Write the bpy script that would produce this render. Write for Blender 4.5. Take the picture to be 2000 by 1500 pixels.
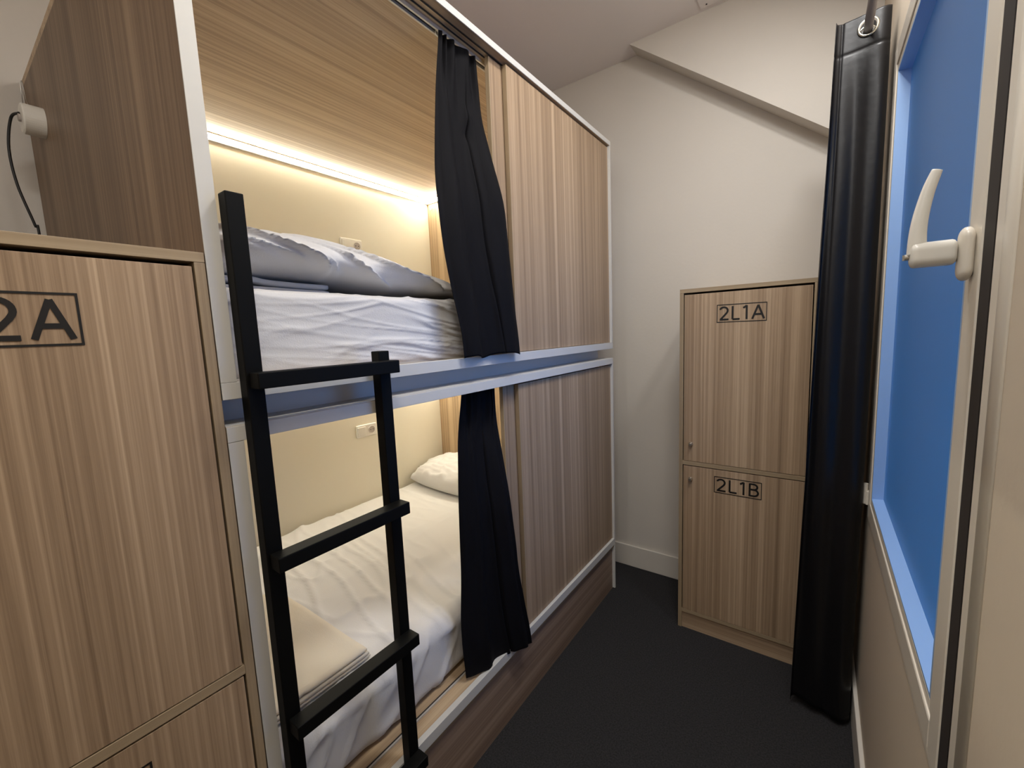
import bpy, bmesh, math, random
from mathutils import Vector, Matrix, noise

for o in list(bpy.data.objects):
    bpy.data.objects.remove(o)
C = bpy.context.scene.collection
SC = bpy.context.scene

# ------------------------------------------------------------------ camera
cam_d = bpy.data.cameras.new('camera')
cam_d.sensor_fit = 'HORIZONTAL'
cam_d.sensor_width = 36.0
cam_d.lens = 14.864
cam_d.clip_start = 0.01
cam = bpy.data.objects.new('camera', cam_d)
C.objects.link(cam)
R_, U_, F_ = (Vector((0.81119044, 0.58334726, -0.04093943)), Vector((-0.03619813, 0.11996341, 0.99211818)),
              Vector((-0.58366065, 0.80331485, -0.11842925)))
cam.matrix_world = Matrix(((R_.x, U_.x, -F_.x, 0.9703), (R_.y, U_.y, -F_.y, -2.3487),
                           (R_.z, U_.z, -F_.z, 1.6), (0, 0, 0, 1)))
SC.camera = cam

# ------------------------------------------------------------------ world: blue dusk outside the window
w = bpy.data.worlds.new('dusk')
SC.world = w
w.use_nodes = True
wn = w.node_tree.nodes
wl = w.node_tree.links
bg = wn['Background']
tc = wn.new('ShaderNodeTexCoord')
sx = wn.new('ShaderNodeSeparateXYZ')
# open blue sky above the facades opposite, much dimmer light along the building
def wmap(src, a_, b_, c_, d_):
    m_ = wn.new('ShaderNodeMapRange')
    for i_, v_ in enumerate((a_, b_, c_, d_)):
        m_.inputs[i_ + 1].default_value = v_
    wl.new(src, m_.inputs[0])
    return m_.outputs[0]
def wmul(p, q):
    m_ = wn.new('ShaderNodeMath')
    m_.operation = 'MULTIPLY'
    wl.new(p, m_.inputs[0])
    wl.new(q, m_.inputs[1])
    return m_.outputs[0]
wl.new(tc.outputs['Generated'], sx.inputs[0])
strength = wmul(wmap(sx.outputs[0], 0.10, 0.60, 0.35, 1.0), wmap(sx.outputs[2], 0.10, 0.75, 1.5, 4.0))
bg.inputs[0].default_value = (0.25, 0.53, 0.96, 1)
wl.new(strength, bg.inputs[1])

# ------------------------------------------------------------------ room lamps
def area(name, loc, direction, sx_, sy_, power, color):
    d = bpy.data.lights.new(name, 'AREA')
    d.shape = 'RECTANGLE'
    d.size = sx_
    d.size_y = sy_
    d.energy = power
    d.color = color
    o = bpy.data.objects.new(name, d)
    C.objects.link(o)
    o.location = loc
    o.rotation_euler = Vector(direction).to_track_quat('-Z', 'Y').to_euler()
    return o
area('wall_lamp_light', (1.055, -0.62, 2.90), (-0.60, 0.12, -0.75), 0.12, 0.12, 4.3, (1.0, 0.975, 0.95))
area('ceiling_lamp_light', (0.78, -1.15, 3.135), (-0.05, 0.0, -1), 0.30, 0.30, 12.5, (1.0, 0.985, 0.96))
area('locker_fill_light', (0.80, -2.25, 3.135), (-0.05, 0.0, -1), 0.30, 0.30, 10.5, (1.0, 0.985, 0.96))  # unseen fill added to brighten the near locker
pd = bpy.data.lights.new('globe_fill_light', 'POINT')  # unseen globe added as fill for the ceiling and shaded walls
pd.energy = 12
pd.color = (1.0, 0.975, 0.95)
pd.shadow_soft_size = 0.11
po = bpy.data.objects.new('globe_fill_light', pd)
C.objects.link(po)
po.location = (0.35, -3.5, 2.78)

SC.view_settings.view_transform = 'Standard'
SC.view_settings.look = 'None'
SC.view_settings.gamma = 1.0
SC.view_settings.use_curve_mapping = False
SC.view_settings.exposure = 0.38

# ------------------------------------------------------------------ materials
def lin(c):
    return tuple((x / 12.92 if x <= 0.04045 else ((x + 0.055) / 1.055) ** 2.4) for x in [v / 255 for v in c]) + (1,)

def mat(name, rgb, rough=0.5, bump=0.0, bscale=200, var=0.0, vscale=3, metal=0.0, spec=0.5, coat=0.0, sheen=0.0,
        stretch=(1, 1, 1)):
    m = bpy.data.materials.new(name)
    m.use_nodes = True
    n = m.node_tree.nodes
    l = m.node_tree.links
    b = n['Principled BSDF']
    b.inputs['Roughness'].default_value = rough
    b.inputs['Metallic'].default_value = metal
    b.inputs['Specular IOR Level'].default_value = spec
    b.inputs['Coat Weight'].default_value = coat
    b.inputs['Sheen Weight'].default_value = sheen
    b.inputs['Sheen Roughness'].default_value = 0.4
    c = lin(rgb)
    b.inputs['Base Color'].default_value = c
    t = n.new('ShaderNodeTexCoord')
    mp = n.new('ShaderNodeMapping')
    mp.inputs['Scale'].default_value = stretch
    l.new(t.outputs['Object'], mp.inputs['Vector'])
    nv = n.new('ShaderNodeTexNoise')
    nv.inputs['Scale'].default_value = vscale
    nv.inputs['Detail'].default_value = 4
    l.new(mp.outputs['Vector'], nv.inputs['Vector'])
    mx = n.new('ShaderNodeMix')
    mx.data_type = 'RGBA'
    mx.inputs[6].default_value = tuple(x * (1 - var) for x in c[:3]) + (1,)
    mx.inputs[7].default_value = tuple(min(1, x * (1 + var)) for x in c[:3]) + (1,)
    l.new(nv.outputs['Fac'], mx.inputs[0])
    l.new(mx.outputs[2], b.inputs['Base Color'])
    if bump:
        nb = n.new('ShaderNodeTexNoise')
        nb.inputs['Scale'].default_value = bscale
        nb.inputs['Detail'].default_value = 3
        l.new(mp.outputs['Vector'], nb.inputs['Vector'])
        bp = n.new('ShaderNodeBump')
        bp.inputs['Strength'].default_value = bump
        bp.inputs['Distance'].default_value = 0.002
        l.new(nb.outputs['Fac'], bp.inputs['Height'])
        l.new(bp.outputs['Normal'], b.inputs['Normal'])
    return m

def wood(name, grain, dark=(132, 109, 86), mid=(163, 138, 111), light=(194, 169, 140), rough=0.45, seed=0.0):
    m = bpy.data.materials.new(name)
    m.use_nodes = True
    n = m.node_tree.nodes
    l = m.node_tree.links
    b = n['Principled BSDF']
    b.inputs['Roughness'].default_value = rough
    b.inputs['Specular IOR Level'].default_value = 0.35
    t = n.new('ShaderNodeTexCoord')
    def layer(scale, along, detail, rough_, off):
        mp = n.new('ShaderNodeMapping')
        s = [scale, scale, scale]
        s[grain] = along
        mp.inputs['Scale'].default_value = s
        mp.inputs['Location'].default_value = (off + seed, off * 1.7 + seed, off * 0.3)
        l.new(t.outputs['Object'], mp.inputs['Vector'])
        x = n.new('ShaderNodeTexNoise')
        x.inputs['Scale'].default_value = 1
        x.inputs['Detail'].default_value = detail
        x.inputs['Roughness'].default_value = rough_
        l.new(mp.outputs['Vector'], x.inputs['Vector'])
        return x.outputs['Fac']
    def math_(op, a, c, v=None):
        q = n.new('ShaderNodeMath')
        q.operation = op
        l.new(a, q.inputs[0])
        if c is not None:
            l.new(c, q.inputs[1])
        if v is not None:
            q.inputs[1].default_value = v
        return q.outputs[0]
    a1 = layer(15, 0.15, 2, 0.5, 1.3)
    a2 = layer(75, 0.25, 3, 0.65, 5.1)
    a3 = layer(230, 1.2, 2, 0.6, 9.7)
    a4 = layer(900, 14, 1, 0.5, 2.2)
    s = math_('MULTIPLY', a1, None, 0.30)
    s = math_('ADD', s, math_('MULTIPLY', a2, None, 0.42))
    s = math_('ADD', s, math_('MULTIPLY', a3, None, 0.20))
    s = math_('ADD', s, math_('MULTIPLY', a4, None, 0.08))
    r = n.new('ShaderNodeValToRGB')
    e = r.color_ramp.elements
    e[0].position = 0.375
    e[0].color = lin(dark)
    e[1].position = 0.625
    e[1].color = lin(light)
    k = e.new(0.50)
    k.color = lin(mid)
    l.new(s, r.inputs[0])
    l.new(r.outputs[0], b.inputs['Base Color'])
    bp = n.new('ShaderNodeBump')
    bp.inputs['Strength'].default_value = 0.06
    bp.inputs['Distance'].default_value = 0.001
    l.new(a3, bp.inputs['Height'])
    l.new(bp.outputs['Normal'], b.inputs['Normal'])
    return m

WX, WY, WZ = wood('laminate_x', 0), wood('laminate_y', 1), wood('laminate_z', 2)
WLY = wood('light_laminate_y', 1, (150, 126, 100), (184, 158, 126), (206, 182, 148), seed=3.1)
WLZ = wood('light_laminate_z', 2, (150, 126, 100), (184, 158, 126), (206, 182, 148), seed=4.1)
WDZ = wood('shaded_brown_laminate_z', 2, (94, 74, 56), (120, 97, 75), (146, 122, 97), seed=7.3)  # brown laminate, darkened in colour to offset the globe fill on the end boards
EDGE = wood('edge_band', 2, (140, 120, 95), (160, 140, 112), (176, 156, 128), seed=2.0)
EDGEY = wood('edge_band_y', 1, (140, 120, 95), (160, 140, 112), (176, 156, 128), seed=2.0)
EDGEX = wood('edge_band_x', 0, (140, 120, 95), (160, 140, 112), (176, 156, 128), seed=2.0)
WHITE = mat('white_melamine', (208, 206, 200), 0.4, 0.03, 400)
CREAM = mat('cream_board', (232, 226, 208), 0.55, 0.04, 120, 0.02)
WALL = mat('painted_plaster', (214, 208, 199), 0.75, 0.25, 60, 0.03, 2.5)
WALLR = mat('painted_plaster_beige', (206, 192, 172), 0.7, 0.2, 60, 0.03, 2.5)
CEIL = mat('ceiling_paint', (240, 233, 230), 0.85, 0.15, 60, 0.02, 2)
SKIRT = mat('skirting_white', (220, 214, 204), 0.45)
BLACK = mat('black_powder_coat', (8, 8, 7), 0.55, 0.05, 500, spec=0.14)
CARPET = mat('black_carpet', (50, 49, 50), 0.97, 1.0, 260, 0.85, 170, spec=0.1)
SHEET = mat('white_cotton', (212, 210, 208), 0.85, 0.3, 300, 0.02, 6, sheen=0.05)
SHEETW = mat('cream_cotton', (212, 202, 184), 0.85, 0.3, 300, 0.02, 6, sheen=0.05)
CURT = mat('black_fabric', (15, 14, 17), 0.75, 0.35, 1100, 0.06, 40, spec=0.12)
CURTB = mat('blackout_fabric', (16, 15, 17), 0.40, 0.35, 40, 0.06, 20, spec=0.35)
PVC = mat('white_pvc', (226, 218, 204), 0.28, 0.02, 30, spec=0.5)
PLAS = mat('white_plastic', (230, 226, 216), 0.3)
PLASG = mat('grey_plastic', (176, 166, 158), 0.4)
GASK = mat('rubber_gasket', (30, 22, 18), 0.7)
METAL = mat('brushed_metal', (190, 188, 182), 0.3, metal=1.0)
CHROME = mat('nickel', (205, 202, 190), 0.18, metal=1.0)
ROD = mat('grey_rod', (150, 143, 143), 0.4, 0.0, 10)
DARKG = mat('dark_groove', (34, 28, 26), 0.6)
INK = mat('black_vinyl', (18, 16, 15), 0.5)
ALU = mat('light_track', (205, 200, 190), 0.35, metal=0.3)
SEAMM = mat('seam_thread', (20, 19, 21), 0.8)

def led_mat(name, strength):
    m = bpy.data.materials.new(name)
    m.use_nodes = True
    b = m.node_tree.nodes['Principled BSDF']
    b.inputs['Base Color'].default_value = (1, 0.9, 0.75, 1)
    b.inputs['Emission Color'].default_value = (1.0, 0.95, 0.78, 1)
    b.inputs['Emission Strength'].default_value = strength
    return m
LED = led_mat('led_strip', 46)

def pane_mat():
    m = bpy.data.materials.new('frosted_pane')
    m.use_nodes = True
    n = m.node_tree.nodes
    l = m.node_tree.links
    n.remove(n['Principled BSDF'])
    out = n['Material Output']
    tr = n.new('ShaderNodeBsdfTranslucent')
    tr.inputs[0].default_value = (0.15, 0.82, 0.95, 1)
    tp = n.new('ShaderNodeBsdfTransparent')
    tp.inputs[0].default_value = (0.60, 0.74, 0.98, 1)
    gl = n.new('ShaderNodeBsdfGlossy')
    gl.inputs['Roughness'].default_value = 0.42
    gl.inputs[0].default_value = (0.5, 0.54, 0.6, 1)
    m1 = n.new('ShaderNodeMixShader')
    m1.inputs[0].default_value = 0.76
    l.new(tr.outputs[0], m1.inputs[1])
    l.new(tp.outputs[0], m1.inputs[2])
    fr = n.new('ShaderNodeFresnel')
    fr.inputs[0].default_value = 1.5
    m2 = n.new('ShaderNodeMixShader')
    l.new(fr.outputs[0], m2.inputs[0])
    l.new(m1.outputs[0], m2.inputs[1])
    l.new(gl.outputs[0], m2.inputs[2])
    l.new(m2.outputs[0], out.inputs[0])
    return m
PANE = pane_mat()

# ------------------------------------------------------------------ helpers
def thing(name, label, cat, loc=(0, 0, 0), group=None):
    o = bpy.data.objects.new(name, None)
    C.objects.link(o)
    o.location = loc
    o.empty_display_size = 0.05
    if label:
        o['label'] = label
        o['category'] = cat
    if group:
        o['group'] = group
    return o

def tag(o, label, cat, group=None):
    o['label'] = label
    o['category'] = cat
    if group:
        o['group'] = group
    return o

def wloc(p):
    v = Vector((0, 0, 0))
    while p:
        v += Vector(p.location)
        p = p.parent
    return v

def obj(name, bm, m, parent=None, bevel=0.0, smooth=False, solid=0.0, label=None, loc=None):
    base = Vector(loc) if loc else Vector((0, 0, 0))
    off = base + wloc(parent)
    bmesh.ops.translate(bm, verts=bm.verts, vec=-off)
    bmesh.ops.recalc_face_normals(bm, faces=bm.faces) if not solid else None
    me = bpy.data.meshes.new(name)
    bm.to_mesh(me)
    bm.free()
    me.materials.append(m)
    o = bpy.data.objects.new(name, me)
    C.objects.link(o)
    o.location = base
    if parent:
        o.parent = parent
    if smooth:
        for p in me.polygons:
            p.use_smooth = True
    if solid:
        s = o.modifiers.new('thick', 'SOLIDIFY')
        s.thickness = solid
        s.offset = 0
    if bevel:
        b = o.modifiers.new('bevel', 'BEVEL')
        b.width = bevel
        b.segments = 2
        b.limit_method = 'ANGLE'
    if label:
        o['label'] = label
    return o

def struct(name, bm, m, parent=None, **k):
    o = obj(name, bm, m, parent, **k)
    if not parent:
        o['kind'] = 'structure'
    return o

def bx(bm, x0, x1, y0, y1, z0, z1):
    if bm is None:
        bm = bmesh.new()
    v = [bm.verts.new((x, y, z)) for x in (x0, x1) for y in (y0, y1) for z in (z0, z1)]
    for f in ((0, 1, 3, 2), (4, 6, 7, 5), (0, 4, 5, 1), (2, 3, 7, 6), (0, 2, 6, 4), (1, 5, 7, 3)):
        bm.faces.new([v[i] for i in f])
    return bm

def prism(bm, pts, axis, a0, a1):
    """extrude a polygon (2D pts over the other two axes) along axis from a0 to a1"""
    if bm is None:
        bm = bmesh.new()
    def P(p, a):
        q = list(p)
        q.insert(axis, a)
        return bm.verts.new(q)
    A = [P(p, a0) for p in pts]
    B = [P(p, a1) for p in pts]
    bm.faces.new(A)
    bm.faces.new(B[::-1])
    for i in range(len(pts)):
        j = (i + 1) % len(pts)
        bm.faces.new((A[i], B[i], B[j], A[j]))
    return bm

def tube(bm, path, r, seg=12, cap=True):
    """tube along a path; r a number or list, or pairs (ra, rb) for an oval section"""
    if bm is None:
        bm = bmesh.new()
    path = [Vector(p) for p in path]
    n = len(path)
    rings = []
    up = Vector((0, 0, 1))
    t0 = (path[1] - path[0]).normalized()
    if abs(t0.dot(up)) > 0.9:
        up = Vector((0, 1, 0))
    a = t0.cross(up).normalized()
    for i, p in enumerate(path):
        t = (path[min(i + 1, n - 1)] - path[max(i - 1, 0)]).normalized()
        a = (a - t * a.dot(t)).normalized()
        b = t.cross(a).normalized()
        ri = r[i] if isinstance(r, list) else r
        ra, rb = ri if isinstance(ri, tuple) else (ri, ri)
        rings.append([bm.verts.new(p + a * math.cos(2 * math.pi * k / seg) * ra + b * math.sin(2 * math.pi * k / seg) * rb)
                      for k in range(seg)])
    for i in range(n - 1):
        for k in range(seg):
            j = (k + 1) % seg
            bm.faces.new((rings[i][k], rings[i][j], rings[i + 1][j], rings[i + 1][k]))
    if cap:
        bm.faces.new(rings[0][::-1])
        bm.faces.new(rings[-1])
    return bm

def torus(bm, c, axis, R, r, sR=32, sr=10):
    if bm is None:
        bm = bmesh.new()
    axis = Vector(axis).normalized()
    a = axis.orthogonal().normalized()
    b = axis.cross(a)
    c = Vector(c)
    g = [[bm.verts.new(c + (a * math.cos(u) + b * math.sin(u)) * (R + r * math.cos(v)) + axis * r * math.sin(v))
          for v in [2 * math.pi * j / sr for j in range(sr)]] for u in [2 * math.pi * i / sR for i in range(sR)]]
    for i in range(sR):
        for j in range(sr):
            bm.faces.new((g[i][j], g[(i + 1) % sR][j], g[(i + 1) % sR][(j + 1) % sr], g[i][(j + 1) % sr]))
    return bm

def smooth_path(pts, k=6):
    pts = [Vector(p) for p in pts]
    out = []
    for i in range(len(pts) - 1):
        p0, p1, p2, p3 = pts[max(i - 1, 0)], pts[i], pts[i + 1], pts[min(i + 2, len(pts) - 1)]
        for j in range(k):
            t = j / k
            out.append(0.5 * ((2 * p1) + (p2 - p0) * t + (2 * p0 - 5 * p1 + 4 * p2 - p3) * t * t + (3 * p1 - p0 - 3 * p2 + p3) * t ** 3))
    out.append(pts[-1])
    return out

def sstep(a, b, t):
    t = max(0.0, min(1.0, (t - a) / (b - a)))
    return t * t * (3 - 2 * t)

def nz(x, y=0.0, z=0.0):
    return noise.noise(Vector((x, y, z)))

def ridge(x, y=0.0, z=0.0, p=3):
    return (1 - abs(nz(x, y, z)) * 2) ** p if abs(nz(x, y, z)) < 0.5 else 0.0

def rounded(x0, x1, y0, y1, z0, z1, r, step, disp=None, steps=None):
    """closed soft box on a fine grid, corners rounded to r, then displaced along the normal"""
    bm = bmesh.new()
    st = steps or (step, step, step)
    n = [max(2, int(round((b - a) / s))) for a, b, s in ((x0, x1, st[0]), (y0, y1, st[1]), (z0, z1, st[2]))]
    lo = (x0, y0, z0)
    hi = (x1, y1, z1)
    vs = {}
    rr = r if isinstance(r, tuple) else (r, r, r)
    def V(i, j, k):
        key = (i, j, k)
        if key not in vs:
            p = [lo[a] + (hi[a] - lo[a]) * key[a] / n[a] for a in range(3)]
            c = [min(max(p[a], lo[a] + rr[a]), hi[a] - rr[a]) for a in range(3)]
            d = Vector([(p[a] - c[a]) / rr[a] for a in range(3)])
            if d.length > 1e-6:
                # concentric map of the cube shell to the sphere shell
                mlen = max(abs(q) for q in d)
                d2 = d.normalized() * mlen
                q = Vector([c[a] + d2[a] * rr[a] for a in range(3)])
                nn = Vector([d2[a] / rr[a] for a in range(3)]).normalized()
            else:
                q = Vector(p)
                nn = Vector((0, 0, 1))
            if disp:
                q = disp(q, nn)
            vs[key] = bm.verts.new(q)
        return vs[key]
    for a in range(3):
        b, c = [t for t in range(3) if t != a]
        for s in (0, n[a]):
            for i in range(n[b]):
                for j in range(n[c]):
                    def K(u, v_):
                        k = [0, 0, 0]
                        k[a] = s
                        k[b] = u
                        k[c] = v_
                        return V(*k)
                    bm.faces.new((K(i, j), K(i + 1, j), K(i + 1, j + 1), K(i, j + 1)))
    return bm

def arc(cx, cy, rx, ry, a0, a1, n=14):
    return [(cx + rx * math.cos(math.radians(a0 + (a1 - a0) * i / n)), cy + ry * math.sin(math.radians(a0 + (a1 - a0) * i / n))) for i in range(n + 1)]

# single-stroke drawings of the characters, cap height 1
GLYPH = {
    '2': (.62, [arc(.27, .70, .25, .255, 160, -20) + [(.44, .50), (.30, .33), (.06, .045)], [(.02, .045), (.58, .045)]]),
    'L': (.52, [[(.05, 1.0), (.05, .045)], [(.05, .045), (.50, .045)]]),
    '1': (.40, [[(.02, .83), (.13, .90), (.24, .985)], [(.24, 1.0), (.24, .0)]]),
    'A': (.74, [[(.02, 0), (.37, .98)], [(.37, .98), (.72, 0)], [(.15, .33), (.59, .33)]]),
    'B': (.62, [[(.05, 0), (.05, 1.0)], [(.05, .955), (.28, .955)] + arc(.28, .745, .22, .21, 90, -90)[1:] + [(.05, .535)],
                [(.05, .535), (.30, .535)] + arc(.30, .29, .25, .245, 90, -90)[1:] + [(.05, .045)]]),
}

def text_obj(body, height, origin, ux, uz, m, parent, name='lettering', depth=0.0006, width=None):
    """flat stroke lettering; origin = lower left corner, ux, uz unit vectors"""
    bm = bmesh.new()
    total = sum(GLYPH[c][0] for c in body) + .16 * (len(body) - 1)
    sx_ = width / total if width else height
    ux, uz, origin = Vector(ux), Vector(uz), Vector(origin)
    nrm = ux.cross(uz)
    hw = .066 * height
    pen = 0.0
    for c in body:
        adv, strokes = GLYPH[c]
        for k, st in enumerate(strokes):
            pts = [Vector(((pen + p[0]) * sx_, p[1] * height)) for p in st]
            L_, R2 = [], []
            for i, p in enumerate(pts):
                t = (pts[min(i + 1, len(pts) - 1)] - pts[max(i - 1, 0)]).normalized()
                q = Vector((-t.y, t.x)) * hw
                L_.append(p + q)
                R2.append(p - q)
            out = L_ + R2[::-1]
            lift = k * 0.00004
            A = [[bm.verts.new(origin + ux * q.x + uz * q.y + nrm * (lift + d)) for q in out] for d in (0, depth)]
            n = len(pts)
            for i in range(n - 1):
                for a_, fl_ in ((A[0], 1), (A[1], 0)):
                    f = [a_[i], a_[i + 1], a_[2 * n - 2 - i], a_[2 * n - 1 - i]]
                    bm.faces.new(f if fl_ else f[::-1])
            for i in range(2 * n):
                j = (i + 1) % (2 * n)
                bm.faces.new((A[0][i], A[0][j], A[1][j], A[1][i]))
        pen += adv + .16
    return obj(name, bm, m, parent)

# ------------------------------------------------------------------ the room
W = 1.1418
ZC = 3.1836
XL = -1.535
YB = 0.2947
YF = -4.4
struct('floor', bx(None, XL - .1, W + .25, YF - .1, YB + .1, -0.08, 0), CARPET)
struct('ceiling', bx(None, XL - .1, W + .25, YF - .1, YB + .1, ZC, ZC + .1), CEIL)
struct('wall_back', bx(None, XL - .1, W + .25, YB, YB + .1, 0, ZC), WALL)
struct('wall_front', bx(None, XL - .1, W + .25, YF - .1, YF, 0, ZC), WALL)
struct('wall_left', bx(None, XL - .1, XL, YF, YB, 0, ZC), WALL)
# right wall with the window hole
HY0, HY1, HZ0, HZ1 = -1.605, -0.345, 0.862, 2.475
b = bx(None, W + .004, W + .22, YF, HY0, 0, ZC)
bx(b, W + .004, W + .22, HY1, YB, 0, ZC)
bx(b, W + .004, W + .22, HY0, HY1, 0, HZ0)
bx(b, W + .004, W + .22, HY0, HY1, HZ1, ZC)
struct('wall_right', b, WALLR)
# sloping boxed beam under the ceiling, against the back wall
sl = -0.7785
zW = ZC + sl * (W + .004 - 0.0501)
b = prism(None, [(0.0501, ZC), (W + .004, ZC), (W + .004, zW)], 1, 0.1698, YB)
o = struct('trim_1', b, WALL)
tag(o, 'white boxed wedge sloping down along the back wall from the ceiling', 'beam')
# skirting boards
def skirt(name, x0, x1, y0, y1):
    bm = bx(None, x0, x1, y0, y1, 0, 0.1456)
    return struct(name, bm, SKIRT, bevel=0.003)
skirt('baseboard_back', XL, W, YB - .014, YB)
skirt('baseboard_right', W - .010, W + .004, YF, YB - .014)
skirt('baseboard_left', XL, XL + .014, YF, -2.06)
skirt('baseboard_front', XL + .014, W - .010, YF, YF + .014)

# ------------------------------------------------------------------ window
win = thing('window_1', None, None, (W, -1.0, 1.6))
win['kind'] = 'structure'
SY0, SY1, SZ0, SZ1 = -1.512, -0.372, 0.8802, 2.457     # sash outer
PY0, PY1, PZ0, PZ1 = -1.4232, -0.4496, 0.9659, 2.3712  # bead opening
def ring(bm, xa, xb, o_, i_):
    (a0, a1, b0, b1), (c0, c1, d0, d1) = o_, i_
    for (ya, yb, za, zb) in ((a0, c0, b0, b1), (c1, a1, b0, b1), (c0, c1, b0, d0), (c0, c1, d1, b1)):
        bx(bm, xa, xb, ya, yb, za, zb)
    return bm
bm = bmesh.new()
# fixed frame: flush strip with a rounded bead towards the wall
ring(bm, W + .002, W + .075, (HY0, HY1, HZ0, HZ1), (-1.556, SY1 + .004, SZ0 - .003, SZ1 + .004))
fr = obj('window_frame', bm, PVC, win, bevel=0.003)
# rounded moulding round the frame on the near side, above and below
bm = tube(None, [(W + .0035, -1.606, HZ0 - .03), (W + .0035, -1.606, HZ1 + .03)], (0.0045, 0.020), 24)
obj('moulding', bm, PVC, win, smooth=True)
bm = bx(None, W + .056, W + .219, HY1 - .012, HY1 - .0005, HZ0, HZ1)  # dark lining added outside to darken the view through the pane
bx(bm, W + .056, W + .219, HY0 + .0005, HY0 + .012, HZ0, HZ1)
bx(bm, W + .056, W + .219, HY0 + .012, HY1 - .012, HZ1 - .012, HZ1 - .0005)
obj('added_dark_lining', bm, mat('added_lining_dark', (58, 66, 82), .6), win)
bm = bx(None, W + .0015, W + .06, -1.5555, -1.5125, SZ0 - .003, SZ1 + .004)
obj('gasket', bm, GASK, win)
bm = bmesh.new()
ring(bm, W, W + .055, (SY0, SY1, SZ0, SZ1), (PY0 - .028, PY1 + .028, PZ0 - .028, PZ1 + .028))
sash = obj('sash', bm, PVC, win, bevel=0.004)
bm = bmesh.new()
ring(bm, W + .003, W + .05, (PY0 - .028, PY1 + .028, PZ0 - .028, PZ1 + .028), (PY0 - .006, PY1 + .006, PZ0 - .006, PZ1 + .006))
obj('sash_step', bm, PVC, win, bevel=0.002)
# glazing bead, mitred, with inner faces square to the pane
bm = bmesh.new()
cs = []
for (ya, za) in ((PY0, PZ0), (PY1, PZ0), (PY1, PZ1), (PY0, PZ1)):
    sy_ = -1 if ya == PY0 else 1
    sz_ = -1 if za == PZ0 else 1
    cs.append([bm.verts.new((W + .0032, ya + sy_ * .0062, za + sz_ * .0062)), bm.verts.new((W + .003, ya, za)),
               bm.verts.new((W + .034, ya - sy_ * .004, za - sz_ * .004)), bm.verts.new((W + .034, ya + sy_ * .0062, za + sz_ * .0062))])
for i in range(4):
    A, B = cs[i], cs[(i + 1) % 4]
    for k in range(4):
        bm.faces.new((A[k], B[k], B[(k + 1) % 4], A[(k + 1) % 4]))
obj('glazing_bead', bm, mat('bead_blue', (146, 180, 222), .35), win, label='light blue glazing bead around the pane')  # bead in one even light blue, unlike the white sash
bm = bx(None, W + .034, W + .038, PY0 - .01, PY1 + .01, PZ0 - .01, PZ1 + .01)
obj('pane', bm, PANE, win, label='frosted blue window pane')
# hinge at the far lower corner
bm = tube(None, [(W - .008, -0.356, .915), (W - .008, -0.356, .992)], 0.008, 12)
bx(bm, W - .006, W + .01, -0.372, -0.345, .915, .965)
obj('hinge', bm, PVC, win)
# handle
hy = -1.475
hb = obj('handle_plate', rounded(W - .016, W + .001, hy - .0165, hy + .0165, 1.648, 1.722, (.0075, .0155, .0155), .003), PVC, win, smooth=True)
neck = smooth_path([(W - .012, hy, 1.689), (W - .03, hy, 1.6885), (W - .052, hy, 1.6885), (W - .062, hy, 1.691)])
bm = rounded(W - .0665, W - .016, hy - .0135, hy + .0135, 1.6715, 1.7075, (.006, .0125, .012), .003)
obj('neck', bm, PLAS, win, smooth=True)
lev = smooth_path([(W - .058, hy, 1.690), (W - .0585, hy, 1.712), (W - .0575, hy, 1.735), (W - .0545, hy, 1.758), (W - .050, hy, 1.781),
                   (W - .0455, hy, 1.797), (W - .0425, hy, 1.8065)], 5)
rs = []
for i in range(len(lev)):
    t = i / (len(lev) - 1)
    rs.append(((.0090 - .0050 * t), .0118 - .0058 * t ** .8))
bm = tube(None, lev, [(r1, r0) for (r0, r1) in rs], 20)
obj('lever', bm, PLAS, win, smooth=True, bevel=0)
bm = tube(None, [(W - .0665, hy, 1.688), (W - .0715, hy, 1.688)], 0.0045, 14)
bx(bm, W - .0735, W - .0715, hy - .001, hy + .001, 1.684, 1.692)
obj('key_cylinder', bm, METAL, win, label='small metal lock cylinder on the handle end')
# outer wall reveal sill
bm = bx(None, W + .05, W + .22, HY0, HY1, HZ0 - .001, HZ0 + .02)
obj('sill', bm, PVC, win)

# small service hatch on the ceiling, cut by the beam
hatch = tag(obj('ceiling_hatch', bx(None, .43, .60, -.05, .1395, ZC - .006, ZC), CEIL, bevel=0.001),
            'small square grey hatch plate on the ceiling beside the sloping beam', 'hatch')
obj('screw', tube(None, [(.462, .118, ZC - .0075), (.462, .118, ZC - .006)], 0.004, 10), DARKG, hatch)

# lamps out of view; the near ceiling lamp and the pendant are added fill
lamp = thing('wall_lamp', 'small square wall lamp high on the right wall', 'lamp', (W + .004, -.62, 2.95))
obj('housing', bx(None, 1.00, W + .004, -.71, -.53, 2.965, 3.02), WHITE, lamp, bevel=0.004)
lamp3 = thing('ceiling_lamp', 'flat square white lamp on the ceiling over the aisle between bunks and window', 'lamp', (.78, -1.15, ZC))
obj('housing', bx(None, .61, .95, -1.32, -.98, 3.142, ZC), WHITE, lamp3, bevel=0.004)
locker_fill = thing('ceiling_lamp', 'unseen flat square white lamp added on the ceiling to brighten the near locker', 'lamp', (.80, -2.25, ZC))
obj('housing', bx(None, .63, .97, -2.42, -2.08, 3.142, ZC), WHITE, locker_fill, bevel=0.004)
fill_globe = thing('fill_pendant', 'unseen small pendant added in the entry as fill light', 'lamp', (.35, -3.5, ZC))
obj('cord', tube(None, [(.35, -3.5, 2.93), (.35, -3.5, ZC)], .003, 8), INK, fill_globe)
obj('cap', tube(None, [(.35, -3.5, 2.90), (.35, -3.5, 2.935)], [.035, .02], 20), WHITE, fill_globe)

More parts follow.
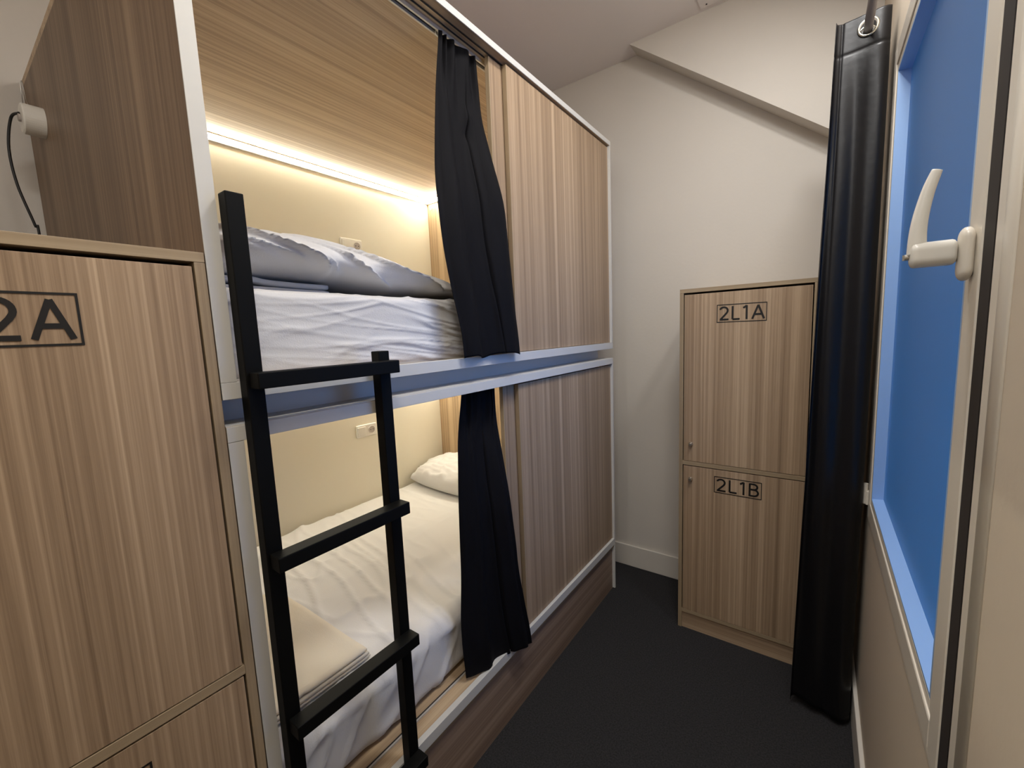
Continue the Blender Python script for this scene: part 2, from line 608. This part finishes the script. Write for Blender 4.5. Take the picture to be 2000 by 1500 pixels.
# ------------------------------------------------------------------ bunk capsules
YN = -2.0075        # near end
TS = 0.030          # side board
XB = -1.42          # face of back board
XO = -1.52
def socket(parent, yc, zc, x):
    t = bpy.data.objects.new('power_socket', None)
    C.objects.link(t)
    t.parent = parent
    t.location = Vector((x, yc, zc)) - wloc(parent)
    obj('cover_plate', rounded(x, x + .011, yc - .0755, yc + .0755, zc - .041, zc + .041, (.004, .006, .006), .006), PLAS, t, smooth=True)
    obj('rocker_switch', bx(None, x + .009, x + .015, yc - .066, yc - .010, zc - .028, zc + .028), PLAS, t, bevel=0.002)
    bm = tube(None, [(x + .010, yc + .037, zc), (x + .0125, yc + .037, zc)], 0.027, 28)
    obj('socket_rim', bm, PLAS, t, bevel=0.001)
    bm = torus(None, (x + .0125, yc + .037, zc), (1, 0, 0), .021, .0015)
    bm2 = tube(bm, [(x + .011, yc + .037, zc), (x + .0128, yc + .037, zc)], 0.0195, 24)
    obj('socket_well', bm2, PLASG, t)
    bm = tube(None, [(x + .0125, yc + .037 - .0095, zc), (x + .0134, yc + .037 - .0095, zc)], 0.0032, 10)
    tube(bm, [(x + .0125, yc + .037 + .0095, zc), (x + .0134, yc + .037 + .0095, zc)], 0.0032, 10)
    obj('socket_holes', bm, DARKG, t)
    return t

def capsule(upper):
    if upper:
        zt, ztu, zb, zbt, zf = 2.6271, 2.6043, 1.4895, 1.5239, 1.4895
        root = thing('bunk_capsule', 'upper wood laminate sleeping capsule with white edges, standing on the lower one', 'bunk bed',
                     (-.75, -1.0, 1.4355), None)
    else:
        zt, ztu, zb, zbt, zf = 1.4355, 1.4012, 0.2882, 0.3272, 0.0
        root = thing('bunk_capsule', 'lower wood laminate sleeping capsule with a brown plinth on the black carpet', 'bunk bed',
                     (-.75, -1.0, 0), None)
    ea = .0025
    zs0 = zbt + .0008 if upper else 0.0
    # side boards
    for k, (ya, yb) in enumerate(((YN, YN + TS), (-.035, -.005))):
        obj('side_panel', bx(None, XO, -ea if k == 0 else -.0535, ya, yb, zf if upper else 0, ztu), WDZ if k == 0 else WLZ, root)
    # white edge strips of the opening
    zlo = zbt + .0006 if upper else 0.002
    ztop = ztu - .0006
    obj('stile', bx(None, -ea, .0005, YN, YN + TS - .0004, zlo, ztop), WHITE, root, bevel=.0006)
    obj('stile', bx(None, -.053, .0005, -.012, 0, zlo, ztop), WHITE, root, bevel=.0006)
    # top board
    obj('top_panel', bx(None, XO, -ea, YN, 0, ztu, zt - (0 if upper else .0022)), WLY, root)
    obj('top_rail', bx(None, -ea, .001, YN, 0, ztu, zt - (0 if upper else .0025)), WHITE, root, bevel=.0008)
    # bottom board
    obj('base_panel', bx(None, XO + .001, -.004, YN + TS, -.035, zb + .001, zbt - (0.012 if upper else .004)), WLY, root)
    ya, yb = (YN, 0) if upper else (YN + TS, -.012)
    obj('bottom_rail', bx(None, -.020, .001, ya, yb, zb, zbt), WHITE, root, bevel=.0008)
    # back board
    obj('back_panel', bx(None, XO + .002, XB, YN + TS, -.035, zbt - .004, ztu), CREAM, root)
    # tracks on the base board: white strip and dark groove
    obj('lower_track', bx(None, -.076, -.070, YN + TS, -.036, zbt - .004 if not upper else zbt - .012, zbt + .001), ALU, root)
    obj('track_groove', bx(None, -.084, -.0765, YN + TS, -.036, zbt - .004, zbt - .0025), DARKG, root)
    # upper door track and curtain rail below the ceiling
    bm = bx(None, -.0335, -.0305, YN + TS, -.036, ztu - .004, ztu - .0003)
    bx(bm, -.056, -.053, YN + TS, -.036, ztu - .004, ztu - .0003)
    obj('track_groove', bm, DARKG, root)
    bm = bx(None, -.098, -.092, YN + TS, -.036, ztu - .012, ztu - .0002)
    bx(bm, -.078, -.072, YN + TS, -.036, ztu - .012, ztu - .0002)
    obj('curtain_rail', bm, ALU, root)
    bm = bx(None, -.092, -.078, YN + TS, -.036, ztu - .003, ztu - .0002)
    obj('curtain_rail_slot', bm, DARKG, root)
    # sliding doors
    d = obj('sliding_door', bx(None, -.030, -.012, -.951, -.013, zbt + .002, ztu - .007), WZ, root, bevel=.0007)
    obj('door_edge', bx(None, -.0302, -.0118, -.954, -.951, zbt + .002, ztu - .007), EDGE, d)
    d2 = obj('sliding_door', bx(None, -.052, -.034, -1.027, -.13, zbt + .002, ztu - .005), WZ, root, bevel=.0007)
    obj('door_edge', bx(None, -.0522, -.0338, -1.030, -1.027, zbt + .002, ztu - .005), EDGE, d2)
    # led strip along the top of the back board and the far side
    def corner(dx, dz, thick):
        return [(dx, -.0003), (dx, -.032), (dx + .008, -.032), (dx + .008, -.0275), (dx + .004, -.026), (dx + .022, -.004), (dx + .022, -.0003)] if not thick else \
               [(dx + .0065, -.0236), (dx + .0210, -.0058), (dx + .0216, -.0063), (dx + .0071, -.0241)]
    for thick, mm in ((0, ALU), (1, LED)):
        bm = bmesh.new()
        pf = corner(0, 0, thick)
        rows = []
        # mitred run: along the back board, then along the far side board
        for (ox, oy, kx, ky) in ((XB, YN + TS + .001, 1, 0), (XB, -.035, 1, -1), (-.12, -.035, 0, -1)):
            rows.append([bm.verts.new((ox + p[0] * kx, oy + p[0] * ky, ztu + p[1])) for p in pf])
        for A_, B_ in zip(rows, rows[1:]):
            for i in range(len(pf)):
                j = (i + 1) % len(pf)
                bm.faces.new((A_[i], A_[j], B_[j], B_[i]))
        bm.faces.new(rows[0])
        bm.faces.new(rows[-1][::-1])
        if not thick:
            lp = obj('led_profile', bm, mm, root)
        else:
            obj('led_strip', bm, mm, lp, label='glowing warm white led strip')
    # cam screw cap in the far side board
    bm = tube(None, [(-1.383, -.035, ztu - .07), (-1.383, -.0375, ztu - .07)], .0085, 18)
    obj('screw_cap', bm, METAL, root)
    if upper:
        # recessed spacer between the two boxes
        obj('spacer_board', bx(None, -.105, -.085, YN + .002, -.02, 1.4355, zb), WHITE, root)
        obj('spacer_board', bx(None, -1.50, -1.48, YN + .002, -.02, 1.4355, zb), WHITE, root)
        socket(root, -.711, 2.186, XB)
    else:
        obj('ledge', bx(None, -.150, -.0028, YN, 0, zt - .0020, zt), WHITE, root)
        obj('plinth', bx(None, -.034, -.016, YN + TS, -.012, 0.0, .272), wood('plinth_laminate', 1, (118, 98, 84), (142, 120, 104), (166, 144, 126)), root)
        obj('bottom_rail_backing', bx(None, -.03, -.004, YN + TS, -.012, .273, zb), EDGEY, root)
        socket(root, -.712, 1.009, XB)
    return root

lowc = capsule(False)
upc = capsule(True)

# ------------------------------------------------------------------ mattresses and bedding
def disp_upper(q, n):
    # folds of the fitted sheet: mostly horizontal creases, stronger to the far end
    e = sstep(-1.95, -1.25, q.y)
    a = ridge(q.y * 1.6 + 3, q.z * 30 + 1.2 * nz(q.y * 3, q.z * 4), q.x * 2, 5) * (0.001 + .0065 * e)
    a += ridge(q.y * 3.4 + q.z * 8, q.z * 46 + q.y * 5.2, 3.3, 6) * (.0012 + .0035 * e)
    a += nz(q.x * 4, q.y * 4, q.z * 5) * .004
    a += ridge(q.y * 2.0 + q.z * 9 + 7, q.z * 8 - q.y * 5, 1.2, 5) * .003 * (1 - e)
    if n.z > .7:
        a *= .5
    return q + n * a
m_up = obj('mattress', rounded(-1.405, -.068, YN + TS + .012, -.045, 1.513, 1.728, (.03, .03, .028), .02, disp_upper, (.04, .008, .0035)),
           SHEET, smooth=True, loc=(-.75, -1.0, 1.513))
tag(m_up, 'mattress under a creased white sheet in the upper capsule', 'mattress')

def disp_low(q, n):
    a = nz(q.x * 3, q.y * 3, q.z * 5) * .010
    if n.z > .3:
        # long soft wrinkles across the bed, near end
        e = sstep(-.75, -1.2, q.y)
        a += ridge(q.x * 1.1 + .3 * q.y, q.y * 11 + q.x * 2.6 + .5 * nz(q.x * 2, q.y * 2), 1.7, 5) * (.0015 + .008 * e)
        a += ridge(q.x * 1.6 - q.y * 5, q.y * 5 + q.x * 2, 6.7, 9) * (.002 + .005 * e)
        a += ridge(q.x * 5 + 1, q.y * .9 + 3, 2.7, 12) * .004
    side = sstep(.2, .9, n.x)
    if side > 0:
        a += side * ridge(q.y * 9 - q.z * 7, q.z * 3 + q.y * 2, 2.2, 4) * .010
        a += side * nz(q.y * 5, q.z * 7, 4) * .012
    return q + n * a
m_lo = obj('mattress', rounded(-1.405, -.105, YN + TS + .012, -.045, .324, .556, (.06, .05, .05), .012, disp_low, (.012, .010, .012)),
           SHEET, smooth=True, loc=(-.75, -1.0, .324))
tag(m_lo, 'mattress under a wrinkled white sheet in the lower capsule', 'mattress')

# crumpled duvet on the upper bed
def duvet():
    x0, x1, y0, y1 = -1.36, -.17, -1.955, -.80
    K = [(-1.955, .165), (-1.75, .185), (-1.585, .185), (-1.40, .170), (-1.25, .140), (-1.117, .100), (-1.0, .070), (-.90, .045), (-.80, .025), (-.60, .012), (-.2, .010)]
    def prof(y):
        for (a_, ha), (b_, hb_) in zip(K, K[1:]):
            if y <= b_:
                return ha + (hb_ - ha) * (y - a_) / (b_ - a_)
        return K[-1][1]
    def sprof(y):
        return sum(prof(y + d) for d in (-.06, -.03, 0, .03, .06)) / 5
    def d(q, n):
        y = q.y
        h = sprof(y + .5 * max(0, -.55 - q.x) + .55 * max(0, q.x + .5))
        t = q.z                                  # 0 .. 1 over the height
        hump = .86 + .18 * math.exp(-((q.x + .52) / .28) ** 2)
        lift = .040 * sstep(-1.30, -1.66, y) * sstep(-.80, -.45, q.x)
        z = 1.738 + lift + t * (h * hump - lift)
        # the front edge wanders and the heap narrows to the far end
        x = q.x + (.04 * nz(y * 4, 2.0) - .12 * sstep(-1.25, -.7, y)) * sstep(-1.0, -.3, q.x)
        x += .11 * (1 - t) ** 1.4 * sstep(-.5, -.2, q.x) * (.25 + .75 * sstep(-1.65, -1.35, y))
        p = Vector((x, y, z))
        s_ = (z - 1.738) + .42 * (y + 1.9) + .035 * nz(y * 4, z * 8, 1.0)
        f = ridge(s_ * 7.5 + .3, y * .9, .4, 3) * .055 + ridge(s_ * 17 + 3, y * 1.6 + x, .9, 4) * .030
        f += nz(x * 5, y * 5, z * 8) * .022
        f += ridge(y * 11 + z * 9, z * 14, 5.5, 4) * .010 * (1 - t)
        k = min(1, h / .12) * (.25 + .75 * sstep(-.2, .4, n.x + n.z * .2))
        p += Vector((n.x, n.y * .4, n.z * .25 if n.z > 0 else 0)) * f * k
        if p.z < 1.7362:
            p.z = 1.7362
        return p
    return rounded(x0, x1, y0, y1, 0, 1, (.26, .10, .48), .02, d, (.02, .0095, .035))
dv = tag(obj('duvet', duvet(), SHEET, smooth=True, loc=(-.75, -1.4, 1.728)),
         'crumpled white duvet heaped on the upper bed', 'duvet')

def folded(bm, x0, x1, y0, y1, z0, layers, th, jit, seed):
    random.seed(seed)
    for k in range(layers):
        j = lambda: random.uniform(-jit, jit)
        sub = rounded(x0 + j(), x1 + j(), y0 + j(), y1 + j(), z0 + k * th, z0 + (k + 1) * th - .0008, (th * .46,) * 3, .02,
                      lambda q, n, k=k: q + Vector((0, 0, .006 * nz(q.x * 4, q.y * 4, 5) * (k + 1) / layers + .007 * ridge(q.x * 3 + q.y * 2, q.y * 8 + q.x * 3, k * .1, 5) * (k == layers - 1))),
                      (.022, .022, th / 3))
        me = bpy.data.meshes.new('t')
        sub.to_mesh(me)
        sub.free()
        bm.from_mesh(me)
        bpy.data.meshes.remove(me)
    return bm
fb = tag(obj('folded_sheet', folded(bmesh.new(), -.62, -.25, -1.945, -1.60, 1.7365, 2, .020, .012, 3), SHEET, smooth=True, loc=(-.3, -1.7, 1.7365)),
         'folded white sheet tucked under the crumpled duvet on the upper bed', 'bedding')
fl = tag(obj('folded_sheet', folded(bmesh.new(), -.80, -.185, -1.945, -1.615, .568, 3, .013, .006, 5), SHEETW, smooth=True, loc=(-.5, -1.78, .568)),
         'folded cream sheet lying at the near end of the lower bed', 'bedding')

# pillow on the lower bed, long side across the far end
def pillow(cx, cy, cz, lx, ly, h, rz, tilt):
    bm = bmesh.new()
    n = 56
    t_, b_ = {}, {}
    for i in range(n + 1):
        for j in range(n + 1):
            u, v = -1 + 2 * i / n, -1 + 2 * j / n
            e = (1 - abs(u) ** 3.2) ** .55 * (1 - abs(v) ** 3.2) ** .55 if abs(u) < 1 and abs(v) < 1 else 0
            pu, pv = u * (1 - .07 * v * v), v * (1 - .09 * u * u)
            cor = (abs(u) ** 6 + abs(v) ** 6)
            wr = (ridge(u * 2.6 + 4, v * 1.2, 2, 4) * .012 + ridge(u * 1.3, v * 4 + 1, 7, 4) * .010 * abs(v)) * min(1, e * 2) + nz(u * 5, v * 5, 3) * .006
            wr += .006 * ridge(u * 9, v * 2, 3, 2) * cor * (e > 0)
            x, y = pu * lx / 2, pv * ly / 2
            t_[i, j] = bm.verts.new((x, y, e * h * .62 + wr))
            if i in (0, n) or j in (0, n):
                b_[i, j] = t_[i, j]
            else:
                b_[i, j] = bm.verts.new((x, y, -e * h * .38))
    for i in range(n):
        for j in range(n):
            bm.faces.new((t_[i, j], t_[i + 1, j], t_[i + 1, j + 1], t_[i, j + 1]))
            try:
                bm.faces.new((b_[i, j + 1], b_[i + 1, j + 1], b_[i + 1, j], b_[i, j]))
            except ValueError:
                pass
    M_ = Matrix.Translation((cx, cy, cz)) @ Matrix.Rotation(rz, 4, 'Z') @ Matrix.Rotation(tilt, 4, 'X')
    bm.transform(M_)
    return bm
pl = tag(obj('pillow', pillow(-1.02, -.255, .628, .74, .40, .17, math.radians(-3), math.radians(10)), SHEET, smooth=True, loc=(-1.02, -.255, .57)),
         'plump white pillow at the far end of the lower bed', 'pillow')

# ------------------------------------------------------------------ ladder
lad = thing('ladder', 'black metal bunk ladder hooked against the white capsule front', 'ladder', (.02, -1.8, 0))
PW = .034
for y0, zt in ((-1.974, 1.897), (-1.651, 1.568)):
    obj('post', bx(None, .0016, PW, y0, y0 + PW, .001, zt), BLACK, lad, bevel=.002)
for zt in (1.543, 1.152, .758, .366):
    obj('rung', bx(None, PW + .0002, PW + .040, -1.968, -1.6165, zt - .033, zt), BLACK, lad, bevel=.002)

# ------------------------------------------------------------------ bunk curtains
def interp(tab, z):
    """tab: list of (x, y, z) with falling z"""
    if z >= tab[0][2]:
        return tab[0][0], tab[0][1]
    for a, b_ in zip(tab, tab[1:]):
        if z >= b_[2]:
            t = (z - a[2]) / (b_[2] - a[2])
            t = t
            return a[0] + (b_[0] - a[0]) * t, a[1] + (b_[1] - a[1]) * t
    return tab[-1][0], tab[-1][1]

def curtain(Lt, Rt, nf, amp, seed, creases, seam=.60):
    bm = bmesh.new()
    nu, nv = 180, 150
    g = {}
    zL0, zL1, zR0, zR1 = Lt[0][2], Lt[-1][2], Rt[0][2], Rt[-1][2]
    def smooth_tab(t, z):
        s = [interp(t, z + d) for d in (-.10, -.06, -.03, 0, .03, .06, .10)]
        ws = (1, 2, 3, 4, 3, 2, 1)
        return sum(a[0] * w_ for a, w_ in zip(s, ws)) / 16, sum(a[1] * w_ for a, w_ in zip(s, ws)) / 16
    for j in range(nv + 1):
        v = j / nv
        for i in range(nu + 1):
            u = i / nu
            zz = (zL0 + (zL1 - zL0) * v) * (1 - u) + (zR0 + (zR1 - zR0) * v) * u
            xl, yl = smooth_tab(Lt, zL0 + (zL1 - zL0) * v)
            xr, yr = smooth_tab(Rt, zR0 + (zR1 - zR0) * v)
            x = xl + (xr - xl) * u
            y = yl + (yr - yl) * u
            # pleats: tight at the heading, merging into fewer broad folds lower down
            ph = u * nf * 2 * math.pi + 1.1 * nz(u * 2.3, v * 1.2, seed) * 2
            fine = math.sin(ph * 3.1 + .7 * nz(u * 5, seed)) * amp * .55
            broad = math.sin(ph + 1.6 * nz(u * 1.5, v * 1.4, seed + 4))
            broad = (abs(broad) ** .8) * (1 if broad > 0 else -1) * amp
            k = sstep(.02, .26, v)
            f = fine * (1 - k) + broad * (.55 + .45 * v) * k
            for (cu, cv, ru, rv, d) in creases:
                f += d * math.exp(-((u - cu) / ru) ** 2 - ((v - cv) / rv) ** 2)
            sm = (u - (seam + .05 * v)) / .016
            f -= .012 * k * math.exp(-sm * sm) - .004 * k * math.exp(-((sm + 2.4) / 1.6) ** 2)
            e = min(1, u / .05, (1 - u) / .05)
            f *= .35 + .65 * e
            dx = f + .004 * nz(u * 9, v * 7, seed)
            dy = .008 * math.cos(ph) * (1 - v * .5)
            hz = .006 * math.sin(ph * 1.0 + 1) * sstep(.9, 1, v)
            g[i, j] = bm.verts.new((x + dx, y + dy, zz + hz))
    for j in range(nv):
        for i in range(nu):
            bm.faces.new((g[i, j], g[i, j + 1], g[i + 1, j + 1], g[i + 1, j]))
    return bm, g

UL = [(-.07, -1.252, 2.588), (-.062, -1.28, 2.446), (-.035, -1.335, 2.17), (-.004, -1.362, 1.98), (.012, -1.345, 1.79), (.020, -1.313, 1.626), (.024, -1.303, 1.524)]
UR = [(-.07, -1.045, 2.588), (-.055, -1.052, 2.36), (.008, -1.072, 2.19), (.026, -1.046, 2.069), (.028, -1.018, 1.776), (.028, -.978, 1.524)]
bm, g = curtain(UL, UR, 1.7, .015, 1.3, [(.62, .22, .10, .03, .012), (.60, .28, .08, .025, -.010)])
cu = tag(obj('bunk_curtain', bm, CURT, smooth=True, solid=.0016, loc=(-.07, -1.15, 2.588)),
         'black fabric curtain drawn aside at the upper capsule opening', 'curtain')

LL_ = [(-.07, -1.236, 1.388), (-.07, -1.272, 1.247), (-.07, -1.288, .965), (-.068, -1.295, .771), (-.060, -1.315, .583), (-.045, -1.335, .45), (-.040, -1.325, .337)]
LR_ = [(-.07, -1.030, 1.388), (-.054, -1.045, 1.24), (-.002, -1.072, 1.08), (.028, -1.078, .926), (.034, -1.050, .615), (.036, -.983, .300)]
bm, g = curtain(LL_, LR_, 1.5, .014, 8.1, [(.7, .07, .05, .05, .012), (.45, .10, .05, .06, .010)])
cl = tag(obj('bunk_curtain', bm, CURT, smooth=True, solid=.0016, loc=(-.07, -1.15, 1.388)),
         'black fabric curtain drawn aside at the lower capsule opening', 'curtain')
for parent, z in ((cu, 2.588), (cl, 1.388)):
    for y in (-1.235, -1.18, -1.12, -1.055):
        hook = torus(None, (-.085, y, z + .004), (1, 0, 0), .0075, .0018, 16, 6)
        obj('hook', hook, PLAS, parent)

# ------------------------------------------------------------------ lockers

def sign(parent, body, P, ux, bw=.204, bh=.083):
    """P: lower left corner of the frame on the door face"""
    ux = Vector(ux)
    uz = Vector((0, 0, 1))
    nr = ux.cross(uz)
    P = Vector(P) + nr * .0004
    bm = bmesh.new()
    s = .0034
    for (a0, a1, c0, c1) in ((0, bw, 0, s), (0, bw, bh - s, bh), (0, s, s, bh - s), (bw - s, bw, s, bh - s)):
        q = [P + ux * a + uz * c for a, c in ((a0, c0), (a1, c0), (a1, c1), (a0, c1))]
        A = [bm.verts.new(p) for p in q]
        B = [bm.verts.new(p + nr * .0006) for p in q]
        bm.faces.new(A)
        bm.faces.new(B[::-1])
        for i in range(4):
            bm.faces.new((A[i], A[(i + 1) % 4], B[(i + 1) % 4], B[i]))
    f = obj('number_frame', bm, INK, parent)
    text_obj(body, .0625, P + ux * .012 + uz * .0105, ux, uz, INK, parent, 'lettering', width=bw - .022)
    return f

def build_locker(name, label, front, lo, hi, depth, along, names, backs, knob_side, cat='locker', group=None):
    """along: 0 -> front faces -y (runs in x); 1 -> front faces +x (runs in y). lo, hi span along; front = coordinate of the face"""
    T = .018
    ztop = 1.760
    def B(a0, a1, d0, d1, z0, z1, bm=None):
        # d = depth behind the face
        if along == 0:
            return bx(bm, a0, a1, front + d0, front + d1, z0, z1)
        return bx(bm, front - d1, front - d0, a0, a1, z0, z1)
    base = ((lo + hi) / 2, front + depth / 2, 0) if along == 0 else (front - depth / 2, (lo + hi) / 2, 0)
    root = thing(name, label, cat, base, group)
    EV, EH = EDGE, (EDGEX if along == 0 else EDGEY)
    obj('side_panel', B(lo, lo + T, 0, depth, 0, ztop), EV, root, bevel=.0006)
    obj('side_panel', B(hi - T, hi, 0, depth, 0, ztop), EV, root, bevel=.0006)
    obj('top_panel', B(lo + T * 0, hi, 0, depth, ztop + .0006, ztop + .0195), EH, root, bevel=.0006)
    obj('shelf', B(lo + T + .0003, hi - T - .0003, 0, depth - .01, .900, .920), EH, root, bevel=.0006)
    obj('base_panel', B(lo + T + .0003, hi - T - .0003, 0, depth - .01, .090, .1075), EH, root, bevel=.0006)
    obj('back_panel', B(lo + T, hi - T, depth - .008, depth, .02, ztop), EV, root)
    obj('plinth', B(lo + T + .0003, hi - T - .0003, .006, .022, .0, .0895), WX if along == 0 else WY, root)
    g_ = .0042
    for (z0, z1, body, kz) in ((.9225, ztop - .0085, names[0], 1.011), (.1095, .8955, names[1], .829)):
        d = obj('door', B(lo + T + g_, hi - T - g_, .001, .018, z0, z1), WZ, root, bevel=.0006)
        if along == 0:
            kx = lo + .057 if knob_side < 0 else hi - T - g_ - .036
            bm = tube(None, [(kx, front + .001, kz), (kx, front - .004, kz), (kx, front - .010, kz), (kx, front - .018, kz)], [.0105, .0105, .0075, .0075], 18)
            obj('lock_knob', bm, METAL, d, bevel=.001)
        cz = (z1 - .155) if body.endswith('A') else (z1 - .112 if along == 0 else z1 - .134)
        if along == 0:
            sign(d, body, (.578 - .411 + lo, front + .001, 1.611 if body.endswith('A') else .7795), (1, 0, 0))
        else:
            sign(d, body, (front - .001, -2.193 - .204, 1.610 if body.endswith('A') else .844 - .083), (0, 1, 0))
    return root

lk2 = build_locker('locker', 'two-door wood laminate locker against the back wall beside the floor-length curtain', -.1476, .4115, .9685, .4273, 0,
                   ('2L1A', '2L1B'), None, -1)
lk1 = build_locker('locker', 'two-door wood laminate locker in the left foreground at the near end of the capsules', .0, -2.5665, -2.0095, .55, 1,
                   ('2L2A', '2L2B'), None, 1)

# ------------------------------------------------------------------ long curtain by the window
def long_curtain():
    # section (top view): snake of folds across the rod, first fold faces the entry
    def section(v):
        # v 0 top .. 1 bottom
        xc = 1.062 - .032 * v
        hw = .080 + .020 * v
        pts = []
        n = 300
        for k in range(n + 1):
            t = k / n
            ph = math.pi * 4.6 * t
            c = -math.cos(ph)
            xx = xc + hw * (abs(c) ** .75) * (1 if c > 0 else -1)
            xx = min(xx, W - .016 + 0 * t)
            yy = -.405 + .215 * t + .020 * math.sin(ph * 2 + .4) * (1 if t < 1 else 0)
            pts.append((xx, yy))
        return pts
    bm = bmesh.new()
    zs = [2.605 - .005 * i for i in range(24)]
    z = zs[-1]
    while z > .035:
        z -= .02
        zs.append(max(z, .03))
    g = []
    for z in zs:
        v = (2.605 - z) / 2.575
        row = []
        for i, (x, y) in enumerate(section(v)):
            t = i / 300
            w1 = .010 * nz(t * 7, z * .6, 3) * sstep(0, .3, v) + .004 * nz(t * 22, z * 2.2, 5)
            w2 = .008 * nz(t * 9, z * .8, 8) * sstep(0, .3, v)
            yy = y + w1 - .010 * v * (1 - t)
            yy += (.007 * math.sin(x * 62 + 1.5 * nz(z * .4, t * 3, 1)) + .006 * nz(x * 26, z * .5, 4)) * sstep(.0, .12, v)
            if t < .22:
                yy += .0035 * math.exp(-((x - 1.000 + .02 * v) / .0035) ** 2) * (1 - .8 * sstep(.1, .5, v))
                yy += .0030 * math.exp(-((z - 2.500) / .004) ** 2)
            xx = min(x + w2, W - .014)
            row.append(bm.verts.new((xx, yy, z + (.010 * math.sin(t * 30) if z < .05 else 0))))
        g.append(row)
    for a, b_ in zip(g, g[1:]):
        for i in range(300):
            q = (a[i], b_[i], b_[i + 1], a[i + 1])
            c = sum((v.co for v in q), Vector()) / 4
            if abs(c.x - 1.068) < .05 and ((c.x - 1.068) ** 2 + (c.z - 2.561) ** 2) < .0225 ** 2:
                continue
            bm.faces.new(q)
    return bm, g
bm, g = long_curtain()
lc = tag(obj('long_curtain', bm, CURTB, smooth=True, solid=.0018, loc=(1.05, -.3, 2.605)),
         'floor-length black curtain gathered beside the blue window', 'curtain')
_t = [(1.062 - .08 * (abs(math.cos(math.pi * 4.6 * k / 300)) ** .75) * (1 if math.cos(math.pi * 4.6 * k / 300) > 0 else -1),
       -.405 + .215 * k / 300 + .020 * math.sin(math.pi * 9.2 * k / 300 + .4)) for k in range(301)]
cross = []
for (xa, ya), (xb, yb) in zip(_t, _t[1:]):
    if (xa - 1.068) * (xb - 1.068) <= 0 and xa != xb:
        d = Vector((xb - xa, yb - ya, 0)).normalized()
        cross.append(((ya + yb) / 2, d))
for yc, d in cross:
    n_ = Vector((d.y, -d.x, 0))
    bm = torus(None, (1.068, yc, 2.561), n_, .0250, .0048, 40, 12)
    obj('grommet', bm, CHROME, lc, smooth=True, label='nickel eyelet ring')
# stitched hem line below the heading
rod = thing('curtain_rod', 'thin grey curtain rod running beside the window wall', 'curtain rod', (1.068, -1.4, 2.561))
obj('pole', tube(None, [(1.068, -2.1, 2.561), (1.068, .165, 2.561)], .0125, 20), ROD, rod, smooth=False)
for y in (-2.05, .10):
    bm = bx(None, 1.060, W + .004, y - .008, y + .008, 2.545, 2.577)
    obj('bracket', bm, ROD, rod, bevel=.002)

# ------------------------------------------------------------------ white adapter with cable at the near end board
ad = thing('power_adapter', 'white round power adapter with a black cable on the brown end panel', 'adapter', (-1.24, -2.03, 2.39))
bm = tube(None, [(-1.24, YN - .0005, 2.39), (-1.24, YN - .050, 2.39), (-1.24, YN - .054, 2.39)], [.048, .048, .044], 40)
obj('housing', bm, PLAS, ad)
bm = tube(None, [(-1.24, YN - .0545, 2.39), (-1.24, YN - .0545 - .006, 2.39)], .012, 16)
obj('cable_gland', bm, PLASG, ad)
cab = smooth_path([(-1.24, -2.064, 2.405), (-1.28, -2.080, 2.395), (-1.30, -2.094, 2.300), (-1.30, -2.089, 2.183), (-1.30, -2.063, 2.051), (-1.30, -2.056, 1.996), (-1.30, -2.056, 1.40)], 8)
obj('cable', tube(None, cab, .0040, 10), INK, ad, smooth=True, label='black cable hanging in an arc')
bm = tube(None, smooth_path([(-1.27, -2.03, 2.43), (-1.30, -2.034, 2.48), (-1.305, -2.036, 2.536), (-1.31, -2.040, 2.530), (-1.31, -2.042, 2.48), (-1.29, -2.045, 2.42)], 6), .0014, 8)
obj('hanging_wire', bm, METAL, ad, smooth=True)
bm = tube(None, [(-1.30, -2.084, 2.008), (-1.30, -2.058, 2.012)], .0065, 12)
tube(bm, [(-1.30, -2.058, 2.012), (-1.29, -2.040, 1.985)], .0035, 8)
obj('cable_tie', bm, mat('brown_rubber', (70, 54, 46), .6), ad)
